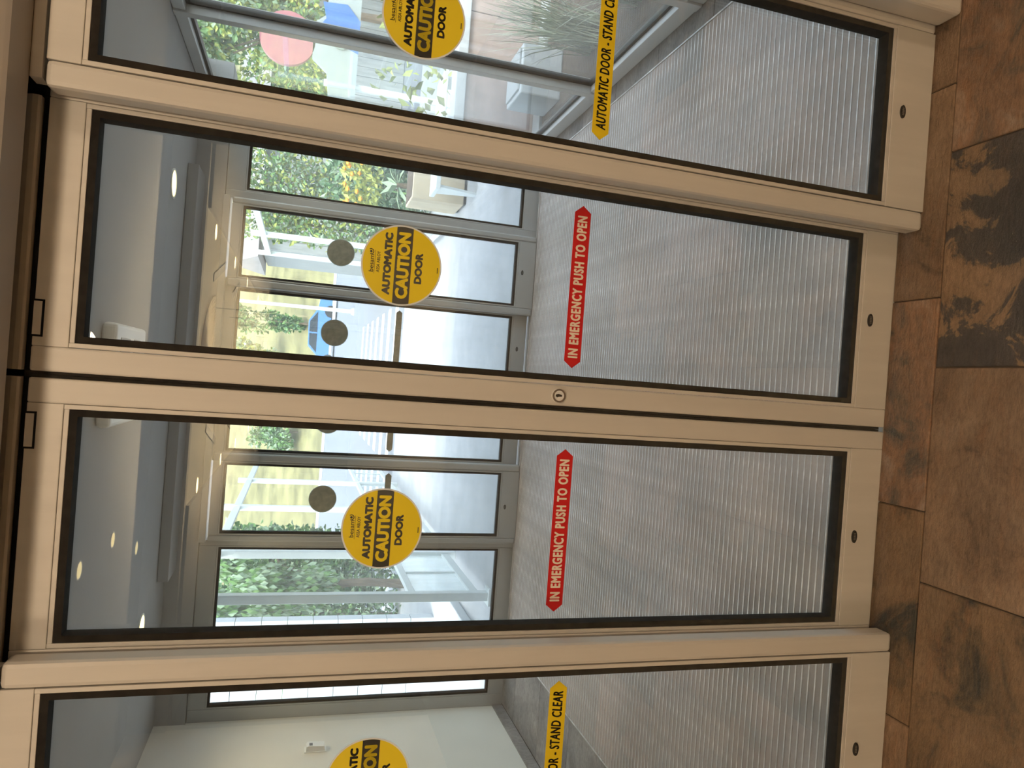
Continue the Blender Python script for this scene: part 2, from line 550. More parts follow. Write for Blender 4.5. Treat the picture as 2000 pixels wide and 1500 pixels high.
structure(box('wall_right', 'corridor_wall', 3.6, 3.7, CYF, CYN - 0.12, -0.06, CZ + 0.12), 'right corridor wall behind the lobby', 'wall')
structure(box('wall_back', 'corridor_wall', -3.6, 3.6, CYF - 0.1, CYF, -0.06, CZ + 0.12), 'end wall of the corridor', 'wall')

# ------------------------------------------------------------------ glazed frames
def frame_panel(name, label, cat, x0, x1, z0, z1, ox0, ox1, oz0, oz1, yf, depth, gd, mat, glass, bev=0.004, bead=0.010, gask=0.0145):
    """stiles, rails, beads, gasket and pane; yf = front face, gd = pane depth behind it"""
    root = structure(empty(name, ((x0 + x1) / 2, yf, z0)), label, cat)
    cx, cy, cz = root.location
    def B(n, m, a0, a1, b0, b1, c0, c1, bv=0.0):
        return MB().box(a0 - cx, a1 - cx, b0 - cy, b1 - cy, c0 - cz, c1 - cz, bv).build(n, m, root)
    B('stile', mat, x0, ox0 - bead, yf, yf + depth, z0, z1, bev)
    B('stile', mat, ox1 + bead, x1, yf, yf + depth, z0, z1, bev)
    e = 0.0008
    B('rail', mat, ox0 - bead, ox1 + bead, yf + e, yf + depth - e, oz1 + bead, z1 - e, 0.0015)
    B('rail', mat, ox0 - bead, ox1 + bead, yf + e, yf + depth - e, z0 + e, oz0 - bead, 0.0015)
    g = 0.0007
    yb = yf + 0.002
    B('glazing_bead', mat, ox0 - bead + g, ox0, yb, yf + gd - 0.004, oz0 - bead, oz1 + bead, 0.0012)
    B('glazing_bead', mat, ox1, ox1 + bead - g, yb, yf + gd - 0.004, oz0 - bead, oz1 + bead, 0.0012)
    B('glazing_bead', mat, ox0, ox1, yb, yf + gd - 0.004, oz1, oz1 + bead - g, 0.0012)
    B('glazing_bead', mat, ox0, ox1, yb, yf + gd - 0.004, oz0 - bead + g, oz0, 0.0012)
    o = rect(ox0 + .0003 - cx, ox1 - .0003 - cx, oz0 + .0003 - cz, oz1 - .0003 - cz)
    i = rect(ox0 + gask - cx, ox1 - gask - cx, oz0 + gask - cz, oz1 - gask - cz)
    MB().ring(o, i, 'Y', yb + 0.003 - cy, yf + gd + 0.012 - cy).build('gasket', 'gasket_black', root)
    i2 = rect(ox0 + gask * .9 - cx, ox1 - gask * .9 - cx, oz0 + gask * .9 - cz, oz1 - gask * .9 - cz)
    me = MB().box(ox0 + gask * .8 - cx, ox1 - gask * .8 - cx, yf + gd - cy, yf + gd + 0.006 - cy, oz0 + gask * .8 - cz, oz1 - gask * .8 - cz).mesh('pane')
    link('pane', me, glass, root)
    return root

def badge(root, x, z):
    cx, cy, cz = root.location
    pts = [(x - cx + 0.0175 * math.cos(a), z - cz + 0.0085 * math.sin(a)) for a in [2 * math.pi * k / 28 for k in range(28)]]
    b = MB().prism(pts, 'Y', -0.0025, 0.002).build('badge', 'badge_black', root)
    b['label'] = 'small black oval badge'
    m = MB()
    for k in range(5):
        m.box(x - cx - 0.009 + k * 0.0042, x - cx - 0.009 + k * 0.0042 + 0.0022, -0.0031, -0.0024, z - cz - 0.003, z - cz + 0.003)
    m.build('emblem', 'badge_mark', b)

def top_cover(root, xa, xb, za, zb):
    cx, cy, cz = root.location
    c = MB().box(xa - cx, xb - cx, -0.0006, 0.004, za - cz, zb - cz).build('service_cover', 'cavity_black', root)
    MB().box(xa - cx + .004, xb - cx - .004, -0.0014, 0.002, za - cz + .004, zb - cz - 0.001).build('cover_plate', 'aluminium', c)

LZ0, LZ1 = 0.012, 2.096
def sliding_leaf(name, label, side, yf, mat, glass, near):
    a, b = (0.0064, 0.605) if side > 0 else (-0.605, -0.0064)
    oa, ob = (0.0663, 0.5371) if side > 0 else (-0.5371, -0.0663)
    d = frame_panel(name, label, 'door', a + FX, b + FX, LZ0, LZ1, oa + FX, ob + FX, 0.1265, 2.021, yf, 0.045, 0.029, mat, glass)
    badge(d, 0.30 * side + FX, 0.088 if near else 0.075)
    return d
def side_panel(name, label, side, yf, mat, glass):
    a, b = (0.546, 1.12) if side > 0 else (-1.12, -0.546)
    oa, ob = (0.6066, 1.0686) if side > 0 else (-1.0686, -0.6066)
    d = frame_panel(name, label, 'window', a + FX, b + FX, 0.004, 2.0845, oa + FX, ob + FX, 0.141, 2.0153, yf, 0.056, 0.029, mat, glass, 0.010)
    badge(d, 0.852 * side + FX, 0.098)
    return d

FX = 0.0
d1 = sliding_leaf('door_1', 'left sliding leaf of the near automatic doors, aluminium frame with full glass', -1, 0.0, 'aluminium', 'glass_door', True)
d2 = sliding_leaf('door_2', 'right sliding leaf of the near automatic doors, with the lock cylinder', 1, 0.0, 'aluminium', 'glass_door', True)
w1 = side_panel('window_1', 'fixed glass side panel left of the near sliding doors', -1, PROUD, 'aluminium', 'glass_door')
w2 = side_panel('window_2', 'fixed glass side panel right of the near sliding doors', 1, PROUD, 'aluminium', 'glass_door')
top_cover(d2, 0.074, 0.148, 2.077, 2.0965)
top_cover(d1, -0.148, -0.074, 2.077, 2.0965)
# seal strips on the meeting edges and the lock
for d, s in ((d1, -1), (d2, 1)):
    cx, cy, cz = d.location
    MB().box(min(s * .0064, s * 0.0003) - cx, max(s * .0064, s * .0003) - cx, 0.008, 0.040, 0.012, 2.094).build('edge_seal', 'gasket_black', d)
cx, cy, cz = d2.location
lk = MB().prism(circle(0.0305 - cx, 0.987 - cz, 0.0165, 32), 'Y', -0.0050, 0.002).build('lock', 'white_plastic', d2)
lk['label'] = 'round key lock cylinder'
MB().ring(circle(0.0305 - cx, 0.987 - cz, 0.0165, 32), circle(0.0305 - cx, 0.987 - cz, 0.0125, 32), 'Y', -0.0085, -0.0050).build('lock_ring', 'chrome', lk)
kw = [(0.0305 - cx + u, 0.987 - cz + v) for u, v in ((-0.0015, 0.008), (0.003, 0.007), (0.0045, 0.001), (0.002, -0.008), (-0.002, -0.008), (-0.0025, 0.0), (-0.004, 0.004))]
MB().prism(kw, 'Y', -0.0064, -0.0040).build('keyway', 'keyway', lk)

# head of the near doors: carriage rail behind a black slot, operator housing in front
PROF = [(-0.006, 2.1075), (-0.0085, 2.112), (-0.0085, 2.122), (-0.004, 2.132), (0.008, 2.140), (0.045, 2.142), (0.045, 2.1075)]
structure(MB().prism(PROF, 'X', -0.60, -0.007).build('trim_1', 'aluminium'), 'curved carriage cover above the left near sliding leaf', 'trim')
structure(MB().prism(PROF, 'X', 0.007, 0.545).build('trim_2', 'aluminium'), 'curved carriage cover above the right near sliding leaf', 'trim')
structure(MB().box(-0.60, 0.60, 0.010, 0.050, 2.0965, 2.1070).build('trim_13', 'cavity_black'), 'black filler painting the shade in the gap between the leaves and the carriage covers', 'trim')  # solid black strip stands in for the shade in the open gap
structure(box('trim_3', 'cavity_black', -1.26, 1.26, 0.052, 0.089, 2.0975, 2.31), 'added black light block closing the cavity above the near sliding leaves', 'trim')  # black block added to keep vestibule daylight out of the door head
hd = MB().prism([(-0.172, 2.116), (-0.166, 2.110), (-0.070, 2.110), (-0.070, 2.30), (-0.180, 2.30), (-0.180, 2.126)], 'X', -1.42, 1.42).build('trim_4', 'header_metal')
structure(hd, 'long metal operator housing across the top of the near doors', 'header')
MB().box(-1.41, 1.41, -0.1815, -0.179, 2.136, 2.139).build('joint_line', 'cavity_black', hd)
for s, nm, lab in ((-1, 'trim_5', 'flat metal strip above the left near side panel'), (1, 'trim_6', 'flat metal strip above the right near side panel')):
    structure(box(nm, 'aluminium', min(s * .558, s * 1.12), max(s * .558, s * 1.12), -0.071, -0.03, 2.0885, 2.1095, 0.001), lab, 'trim')
for s, nm, lab in ((-1, 'trim_7', 'square metal jamb post left of the near side panel'), (1, 'trim_8', 'square metal jamb post right of the near side panel')):
    structure(box(nm, 'aluminium', min(s * 1.096, s * 1.27), max(s * 1.096, s * 1.27), -0.150, -0.0725, 0.004, 2.1085, 0.012, seg=3), lab, 'post')
    structure(box('wall_front', 'lobby_paint', min(s * 1.125, s * 1.27), max(s * 1.125, s * 1.27), -0.070, 0.08, 0.0, 2.1), 'wall end behind the %s jamb post' % ('left' if s < 0 else 'right'), 'wall')

# outer doors across the vestibule
FX = 0.012
YL = VY1 - 0.029
d3 = sliding_leaf('door_3', 'left sliding leaf of the outer doors across the vestibule', -1, YL, 'aluminium_grey', 'glass_far', False)
d4 = sliding_leaf('door_4', 'right sliding leaf of the outer doors across the vestibule', 1, YL, 'aluminium_grey', 'glass_far', False)
w3 = side_panel('window_3', 'fixed side panel left of the outer sliding doors', -1, YL + PROUD, 'aluminium_grey', 'glass_far')
w4 = side_panel('window_4', 'fixed side panel right of the outer sliding doors', 1, YL + PROUD, 'aluminium_grey', 'glass_far')
w5 = frame_panel('window_5', 'wide fixed window left of the outer doors, beside the plaster wall', 'window', -2.31, -1.109, 0.0, 2.135, -2.215, -1.158, 0.108, 2.017, 3.40, 0.07, 0.035, 'aluminium_grey', 'glass_far')
w6 = frame_panel('window_6', 'fixed window right of the outer doors, at the glass corner', 'window', 1.133, 1.90, 0.0, 2.135, 1.196, 1.775, 0.108, 2.008, 3.40, 0.07, 0.035, 'aluminium_grey', 'glass_far')
fh = structure(box('wall_far', 'ceiling_paint', VX0, 2.0, 3.385, 3.62, 2.138, 2.3245), 'grey wall band above the outer doors', 'wall')
structure(box('trim_9', 'ceiling_paint', -1.30, 1.24, 3.10, 3.384, 2.262, 2.3235, 0.003), 'shallow operator housing above the outer doors', 'header')
structure(box('trim_10', 'aluminium_grey', -1.12, 1.14, 3.36, 3.50, 2.098, 2.140, 0.002), 'dark head rail of the outer doors', 'trim')
structure(box('trim_11', 'aluminium_grey', VX0, 1.9, 3.40, 3.50, -0.004, 0.003), 'metal threshold under the outer doors', 'threshold')
structure(box('trim_12', 'aluminium_grey', -1.12, 1.12, 0.014, 0.098, -0.004, 0.0035), 'metal threshold under the near doors', 'threshold')

# right glass wall of the vestibule
MUL = [0.10, 1.21, 2.30, 3.44]
for k in range(3):
    y0, y1 = MUL[k], MUL[k + 1]
    lab = ['glass wall bay nearest the near doors, right side', 'middle glass wall bay on the right side of the vestibule', 'glass wall bay next to the outer doors, right side'][k]
    root = structure(empty('window_%d' % (7 + k), (VX1, (y0 + y1) / 2, 0)), lab, 'window')
    c = root.location
    def B(n, m, a0, a1, b0, b1, c0, c1, bv=0.0):
        return MB().box(a0 - c.x, a1 - c.x, b0 - c.y, b1 - c.y, c0, c1, bv).build(n, m, root)
    B('mullion', 'aluminium_pale', 1.78, 1.872, y0, y0 + 0.052, 0.0, 2.322, 0.002)
    B('sill', 'aluminium_pale', 1.79, 1.872, y0 + 0.053, y1 - 0.001, -0.004, 0.078, 0.003)
    B('head', 'aluminium_pale', 1.79, 1.872, y0 + 0.053, y1 - 0.001, 2.262, 2.322, 0.003)
    MB().ring(rect(y0 + .053 - c.y, y1 - .001 - c.y, 0.078, 2.262), rect(y0 + .068 - c.y, y1 - .016 - c.y, 0.094, 2.246), 'X', 1.825 - c.x, 1.860 - c.x).build('gasket', 'keyway', root)
    me = MB().box(1.838 - c.x, 1.846 - c.x, y0 + 0.06 - c.y, y1 - 0.008 - c.y, 0.086, 2.254).mesh('pane')
    link('pane', me, 'glass_green', root)

# ------------------------------------------------------------------ stickers on the glass
R = 0.0885
def make_caution():
    root = empty('caution_sticker')
    MB().prism(circle(0, 0, R, 64), 'Y', -0.0004, 0.0002).build('disc', 'sticker_yellow', root)
    MB().prism(circle(0, 0, R, 64), 'Y', 0.0002, 0.0007).build('backing', 'sticker_back', root)
    MB().ring(circle(0, 0, R + 0.0035, 64), circle(0, 0, R, 64), 'Y', -0.0003, 0.0006).build('rim', 'sticker_rim', root)
    # black band cut to the disc
    zc, hh = -0.03 * R, 0.2125 * R
    pts = []
    for s in (1, -1):
        za, zb = (zc - hh, zc + hh) if s > 0 else (zc + hh, zc - hh)
        for k in range(7):
            z = za + (zb - za) * k / 6
            pts.append((s * math.sqrt(max(0, (R * 0.999) ** 2 - z * z)), z))
    bd = MB().prism(pts, 'Y', -0.0007, -0.0003).build('band', 'print_black', root)
    link('lettering', text_mesh('CAUTION', 0, zc, 1.72 * R, 0.325 * R, -0.0010, 0.070), 'sticker_yellow', bd)
    link('lettering', text_mesh('AUTOMATIC', 0.01 * R, 0.37 * R, 1.60 * R, 0.205 * R, -0.0008, 0.085), 'print_black', root)
    link('lettering', text_mesh('DOOR', -0.03 * R, -0.435 * R, 0.80 * R, 0.20 * R, -0.0008, 0.075), 'print_black', root)
    link('lettering', text_mesh('besam', -0.02 * R, 0.775 * R, 0.44 * R, 0.115 * R, -0.0008, 0.015), 'print_black', root)
    link('lettering', text_mesh('ASSA ABLOY', 0.03 * R, 0.605 * R, 0.54 * R, 0.082 * R, -0.0008, 0.020), 'print_black', root)
    MB().box(-0.28 * R, 0.32 * R, -0.0008, -0.0004, 0.69 * R, 0.698 * R).build('rule', 'print_black', root)
    lx, lz = 0.275 * R, 0.80 * R
    m = MB()
    m.prism(circle(lx, lz, 0.032 * R, 16), 'Y', -0.0008, -0.0004)
    outer = [(lx + 0.075 * R * math.cos(a), lz + 0.075 * R * math.sin(a)) for a in [math.radians(-200 + 15 * k) for k in range(17)]]
    inner = [(lx + 0.055 * R * math.cos(a), lz + 0.055 * R * math.sin(a)) for a in [math.radians(-200 + 15 * k) for k in range(17)]]
    m.prism(outer + inner[::-1], 'Y', -0.0008, -0.0004)
    m.build('emblem', 'print_black', root)
    MB().box(-0.10 * R, 0.05 * R, -0.0008, -0.0004, -0.945 * R, -0.925 * R).build('small_print', 'print_black', root)
    return root

def arrow_outline(L, H, tip):
    return [(-L / 2, 0), (-L / 2 + tip, -H / 2), (L / 2 - tip, -H / 2), (L / 2, 0), (L / 2 - tip, H / 2), (-L / 2 + tip, H / 2)]

def make_arrow(kind):
    root = empty('arrow_sticker')
    L, H, tip = 0.4005, 0.0425, 0.017
    MB().prism(arrow_outline(L, H, tip), 'Y', -0.0004, 0.0002).build('strip', 'arrow_red' if kind == 'red' else 'arrow_yellow', root)
    MB().prism(arrow_outline(L, H, tip), 'Y', 0.0002, 0.0007).build('backing', 'sticker_back', root)
    if kind == 'red':
        link('lettering', text_mesh('IN EMERGENCY PUSH TO OPEN', 0, 0, 0.350, 0.0262, -0.0008, 0.046, 0.0, 0.0004, 1.14), 'print_white', root)
    else:
        link('lettering', text_mesh('AUTOMATIC DOOR - STAND CLEAR', 0, 0, 0.352, 0.0255, -0.0008, 0.034, 0.18, 0.0004, 1.10), 'print_black', root)
    return root

ca, ar, ay_ = make_caution(), make_arrow('red'), make_arrow('yellow')
used = {}
def place(root, loc, rz, label, cat, group):
    o = root if root.name not in used else copy_tree(root)
    used[root.name] = 1
    o.location = loc
    o.rotation_euler = (0, 0, rz)
    return tag(o, label, cat, group)
GY, GS_ = 0.029 - 0.0016, PROUD + 0.029 - 0.0016
FYL, FYS = YL + 0.029 + 0.0076, YL + PROUD + 0.029 + 0.0076
g1, g2 = 'round caution stickers on the door glass', 'arrow strips on the door glass'
place(ca, (0.3018, GY, 1.38), 0, 'round yellow caution sticker on the right near sliding leaf', 'sticker', g1)
place(ca, (-0.3018, GY, 1.38), 0, 'round yellow caution sticker on the left near sliding leaf', 'sticker', g1)
place(ca, (0.8389, GS_, 1.38), 0, 'round yellow caution sticker on the near right side panel, cut by the frame', 'sticker', g1)
place(ca, (-0.8389, GS_, 1.38), 0, 'round yellow caution sticker on the near left side panel, beside the plaster wall', 'sticker', g1)
g3 = 'grey backs of stickers on the outer doors'
place(ca, (0.3018 + FX, FYL, 1.38), math.pi, 'grey-brown back of the round sticker on the right outer leaf', 'sticker', g3)
place(ca, (-0.3018 + FX, FYL, 1.38), math.pi, 'grey-brown back of the round sticker on the left outer leaf, half hidden', 'sticker', g3)
place(ca, (0.857, FYS, 1.38), math.pi, 'grey-brown back of the round sticker on the right outer side panel', 'sticker', g3)
place(ca, (-0.821, FYS, 1.38), math.pi, 'grey-brown back of the round sticker on the left outer side panel', 'sticker', g3)
place(ar, (0.3003, GY, 0.947), 0, 'red emergency push arrow strip on the right near sliding leaf', 'sticker', g2)
place(ar, (-0.3003, GY, 0.947), 0, 'red emergency push arrow strip on the left near sliding leaf', 'sticker', g2)
place(ay_, (0.842, GS_, 0.947), 0, 'yellow stand clear arrow strip on the near right side panel', 'sticker', g2)
place(ay_, (-0.842, GS_, 0.947), 0, 'yellow stand clear arrow strip on the near left side panel', 'sticker', g2)
place(ar, (0.3003 + FX, FYL, 0.947), math.pi, 'grey back of the arrow strip on the right outer leaf', 'sticker', g3)
place(ar, (-0.3003 + FX, FYL, 0.947), math.pi, 'grey back of the arrow strip on the left outer leaf', 'sticker', g3)
place(ay_, (-0.83, FYS, 0.947), math.pi, 'grey back of the arrow strip on the left outer side panel', 'sticker', g3)
place(ay_, (0.85, FYS, 0.947), math.pi, 'grey back of the arrow strip on the right outer side panel', 'sticker', g3)

# ------------------------------------------------------------------ lamps and devices in the vestibule
def downlight(x, y, z, r, lens, label, group, power=0, color=(1, .8, .5), cone=150, soft=None):
    root = tag(empty('downlight', (x, y, z)), label, 'lamp', group)
    MB().ring(circle(0, 0, r, 32), circle(0, 0, r * 0.86, 32), 'Z', -0.006, 0.0).build('trim_ring', 'white_plastic', root)
    MB().prism(circle(0, 0, r * 0.86, 32), 'Z', -0.004, -0.001).build('lens', lens, root)
    if power:
        ld = bpy.data.lights.new('downlight_lamp', 'SPOT')
        ld.energy = power
        ld.color = color
        ld.spot_size = math.radians(cone)
        ld.spot_blend = 0.6 if cone < 170 else 0.1
        ld.shadow_soft_size = soft or r * 0.8
        lo = bpy.data.objects.new('downlight_lamp', ld)
        COL.objects.link(lo)
        lo.parent = root
        lo.location = (0, 0, -0.02)
    return root
gd = 'vestibule downlights'
downlight(1.01, 2.68, VZ, 0.082, 'lamp_warm', 'lit round ceiling downlight near the right glass wall', gd, 22)
downlight(-1.44, 2.70, VZ, 0.082, 'lamp_warm', 'lit round ceiling downlight near the plaster wall', gd, 34)

cu = tag(empty('ceiling_unit', (-0.03, 1.72, VZ)), 'white box unit with grilles on the vestibule ceiling', 'ceiling unit')
MB().box(-0.205, 0.205, -0.27, 0.27, -0.055, 0.0, 0.018, 3).build('housing', 'white_plastic', cu)
for yy in (-0.13, 0.10):
    MB().box(-0.15, 0.15, yy - 0.07, yy + 0.05 + (0.04 if yy < 0 else 0), -0.0575, -0.050, 0.002).build('grille', 'dark_lens', cu)

ms = tag(empty('wall_sensor', (VX0, 2.95, 1.325)), 'small white sensor box on the plaster wall', 'sensor')
MB().box(0.0, 0.006, -0.036, 0.036, -0.062, 0.070, 0.002).build('back_plate', 'white_plastic', ms)
MB().prism([(0.006, -0.055), (0.036, -0.048), (0.040, 0.045), (0.034, 0.058), (0.006, 0.060)], 'Y', -0.030, 0.030).build('housing', 'white_plastic', ms)
MB().prism([(0.0395, 0.022), (0.0412, 0.022), (0.0412, 0.042), (0.0395, 0.042)], 'Y', -0.020, 0.006).build('mark', 'device_mark', ms)

# ------------------------------------------------------------------ lamps behind the viewer
gl_ = 'corridor ceiling downlights mirrored in the glass'
for i, yy in enumerate((-6.92, -9.33, -11.75, -15.0)):
    word = ['first', 'second', 'third', 'fourth'][i]
    downlight(1.50, yy, CZ, 0.10, 'lamp_corridor', '%s corridor downlight along the right side from the lobby' % word, gl_)
    downlight(-1.33, yy, CZ, 0.10, 'lamp_corridor', '%s corridor downlight along the left side from the lobby' % word, gl_)
def uplight(x, y, label):  # invented hanging lamps, added to brighten the corridor ceiling for its reflection
    root = tag(empty('fill_uplight', (x, y, CZ)), label, 'lamp', 'added fill uplights along the corridor')
    MB().tube([(0, 0, -0.001), (0, 0, -1.10)], 0.005, 8).build('rod', 'keyway', root)
    t = MB()
    t.tube([(0, 0, -1.17), (0, 0, -1.15), (0, 0, -1.12), (0, 0, -1.09)], [0.03, 0.07, 0.10, 0.11], 20)
    t.build('bowl', 'keyway', root)
    ld = bpy.data.lights.new('fill_uplight_lamp', 'SPOT')
    ld.energy = 2400
    ld.color = (1.0, 0.80, 0.50)
    ld.spot_size = math.radians(152)
    ld.spot_blend = 0.5
    ld.shadow_soft_size = 0.10
    lo = bpy.data.objects.new('fill_uplight_lamp', ld)
    COL.objects.link(lo)
    lo.parent = root
    lo.location = (0, 0, -1.06)
    lo.rotation_euler = (math.pi, 0, 0)
for i, yy in enumerate((-7.5, -9.1, -10.9, -12.9, -15.4, -18.4)):
    word = ['first', 'second', 'third', 'fourth', 'fifth', 'sixth'][i]
    uplight(0.70, yy, '%s added fill uplight with bowl on the right of the corridor' % word)
    uplight(-0.45, yy, '%s added fill uplight with bowl on the left of the corridor' % word)
for i, (xa, ya, xb, yb) in enumerate(((1.00, -7.0, 1.31, -8.2), (1.02, -9.25, 1.29, -10.3), (-0.72, -7.3, -0.98, -8.4), (-0.72, -9.4, -0.95, -10.5))):
    d = Vector((xb - xa, yb - ya, 0))
    n = Vector((-d.y, d.x, 0)).normalized() * 0.045
    s = MB().prism([(xa - n.x, ya - n.y), (xb - n.x, yb - n.y), (xb + n.x, yb + n.y), (xa + n.x, ya + n.y)], 'Z', CZ - 0.012, CZ - 0.001).build('slot_diffuser', 'slot_dark')
    tag(s, 'dark slanted slot in the corridor ceiling, %s' % ['right side near the lobby', 'right side farther off', 'left side near the lobby', 'left side farther off'][i], 'air slot', 'corridor ceiling slots')
lv = tag(empty('ribbed_ceiling_panel', (0.45, -6.9, CZ)), 'curved ribbed panel on the corridor ceiling, mirrored in the right leaf', 'ceiling panel')
for k in range(15):
    rr = 0.16 + k * 0.038
    pts = [(-0.35 + rr * 1.05 * math.cos(a), -0.55 + rr * 1.7 * math.sin(a), -0.02) for a in [math.radians(8 + 13 * j) for j in range(8)]]
    MB().tube(pts, 0.011, 6).build('rib', 'louvre', lv)
gl2 = 'lobby ceiling downlights above the viewer'
for i, (xx, yy) in enumerate(((-2.9, -2.5), (0.0, -2.75), (2.9, -2.5), (-1.45, -3.86), (-1.45, -4.78), (-1.75, -5.75))):
    lab = ['far to the left of the doors', 'straight behind the viewer', 'far to the right of the doors', 'mirrored in the left leaf, nearer one', 'mirrored in the left leaf, farther one', 'mirrored in the left leaf, by the bulkhead'][i]
    downlight(xx, yy, 2.95, 0.07, 'lamp_warm', 'lobby ceiling downlight %s' % lab, gl2, (150, 225, 150, 0, 0, 0)[i], (1.0, 0.76, 0.52), 178, 0.28)
def sconce(x, y, z, s, label):  # invented lamps out of view, added as fill light under the door header
    root = tag(empty('fill_sconce', (x, y, z)), label, 'lamp', 'added lobby fill lamps')
    MB().box(min(0, -s * 0.02), max(0, -s * 0.02), -0.05, 0.05, -0.09, 0.09, 0.004).build('back_plate', 'chrome', root)
    MB().tube([(-s * 0.02, 0, -0.05), (-s * 0.09, 0, -0.05), (-s * 0.10, 0, 0.0)], 0.008, 8).build('arm', 'chrome', root)
    MB().tube([(-s * 0.10, 0, -0.01), (-s * 0.10, 0, 0.01)], 0.035, 16).build('cup', 'chrome', root)
    ld = bpy.data.lights.new('fill_sconce_lamp', 'POINT')
    ld.energy = 26
    ld.color = (1.0, 0.78, 0.56)
    ld.shadow_soft_size = 0.06
    lo = bpy.data.objects.new('fill_sconce_lamp', ld)
    COL.objects.link(lo)
    lo.parent = root
    lo.location = (-s * 0.10, 0, 0.08)
sconce(-3.6, -3.2, 2.15, -1, 'added fill lamp on the left lobby wall')
sconce(3.6, -3.2, 2.15, 1, 'added fill lamp on the right lobby wall')

# ------------------------------------------------------------------ outdoors: ground and porch
def ground(name, mat, x0, x1, y0, y1, z1, label, cat='ground'):
    return structure(box(name, mat, x0, x1, y0, y1, z1 - 0.25, z1), label, cat)
ground('ground', 'concrete', -4.2, 9.0, 3.625, 10.6, -0.03, 'pale concrete paving outside the outer doors')
ground('ground', 'lawn', -40, -4.2, -6, 10.6, -0.05, 'green lawn left of the covered walkway')
ground('ground', 'soil', 1.93, 9.0, -6, 3.62, -0.05, 'planting bed outside the right glass wall')
ground('ground', 'paving_warm', 9.0, 40, -6, 10.6, -0.05, 'sunlit paving far to the right')
road = ground('road', 'asphalt', -60, 60, 10.6, 42.0, -0.06, 'pale road with crossing stripes beyond the walkway', 'road')
for i, yy in enumerate((11.6, 12.75, 13.95, 15.15, 16.4, 17.7, 19.1)):
    box('painted_stripe', 'road_paint', -1.6, 1.38, yy, yy + 0.42, -0.061, -0.054, parent=road)
structure(MB().prism([(42.0, -0.3), (110.0, -0.3), (110.0, 16.0), (70.0, 8.0), (46.0, 0.9), (42.0, 0.02)], 'X', -90, 90).build('hillside', 'lawn'), 'sunlit yellow-green hillside across the road', 'hill')
structure(box('kerb', 'cap_white', -60, 60, 41.7, 42.02, -0.06, 0.10, 0.02), 'pale kerb along the far side of the road', 'kerb')

porch_roof = structure(box('canopy_roof', 'white_steel', -2.2, 1.76, 3.63, 4.95, 2.42, 2.56), 'pale flat roof of the covered walkway', 'roof')
for i, yy in enumerate((4.1, 4.7)):
    box('roof_beam', 'white_steel', -2.15, 1.72, yy, yy + 0.08, 2.30, 2.42, parent=porch_roof)

def screen(x, ys, label, name='glass_screen'):
    root = tag(empty(name, (x, ys[0], -0.03)), label, 'screen')
    y0 = ys[0]
    for k, yy in enumerate(ys):
        MB().box(-0.035, 0.035, yy - y0 - 0.04, yy - y0 + 0.04, 0.0, 2.40, 0.006).build('post', 'white_steel', root)
        if k == 0 or k == len(ys) - 1:
            MB().box(-0.07, 0.07, yy - y0 - 0.07, yy - y0 + 0.07, 0.0, 0.02, 0.004).build('foot_plate', 'white_steel', root)
    L = ys[-1] - y0
    for z, h in ((0.075, 0.07), (0.60, 0.055), (2.20, 0.08)):
        MB().box(-0.022, 0.022, 0.0, L, z, z + h, 0.004).build('rail', 'white_steel', root)
    for a, b in zip(ys, ys[1:]):
        for z0, z1 in ((0.155, 0.59),):
            me = MB().box(-0.005, 0.005, a - y0 + 0.04, b - y0 - 0.04, z0, z1).mesh('pane')
            link('pane', me, 'glass_frost' if z0 < 0.3 else 'glass_green', root)
        MB().box(-0.014, 0.014, (a + b) / 2 - y0 - 0.018, (a + b) / 2 - y0 + 0.018, 0.14, 0.60).build('baluster', 'white_steel', root)
    return root
screen(-1.70, (4.05, 5.40, 7.70, 9.90, 12.2), 'white framed glass screen along the left of the covered walkway')
screen(1.86, (6.95, 8.8, 10.5), 'white framed glass screen along the right of the covered walkway')

lw_ = tag(empty('low_kerb', (-2.15, 4.2, -0.03)), 'low pale kerb on the ground beside the left glass screen', 'kerb')
MB().box(-0.08, 0.08, 0, 1.7, 0, 0.09, 0.01).build('kerb_stone', 'cap_white', lw_)
MB().box(-0.08, 0.08, 1.708, 3.4, 0, 0.09, 0.01).build('kerb_stone', 'cap_white', lw_)
lc = tag(empty('rendered_wall', (-2.60, 6.2, -0.03)), 'tall white rendered wall outside the left window', 'wall')
for k in range(11):
    MB().box(-3.2, 0.0, 0.0, 0.14, 0.26 * k, 0.26 * k + 0.254, 0.002).build('panel', 'cap_white', lc)
# planting wall with pale cap outside the glass corner
pw_ = tag(empty('planter_wall', (2.0, 3.80, -0.03)), 'low pinkish planter wall with a white cap outside the glass corner', 'planter')
for k in range(5):
    MB().box(0.02 + k * 0.44, 0.02 + k * 0.44 + 0.433, 0, 0.14, 0, 0.56, 0.004).build('panel', 'planter_pink', pw_)
MB().box(0.0, 2.25, -0.03, 0.17, 0.56, 0.64, 0.006).build('cap', 'cap_white', pw_)
MB().box(0.0, 2.22, 0.14, 0.85, 0, 0.50).build('soil', 'soil', pw_)
kb = tag(empty('concrete_block', (2.10, 3.22, -0.05)), 'pale concrete block in the planting bed by the glass wall', 'block')
MB().box(0, 0.36, 0, 0.36, 0, 0.30, 0.012).build('block_body', 'cap_white', kb)
MB().box(0.03, 0.33, 0.03, 0.33, 0.30, 0.315, 0.004).build('block_top', 'concrete', kb)

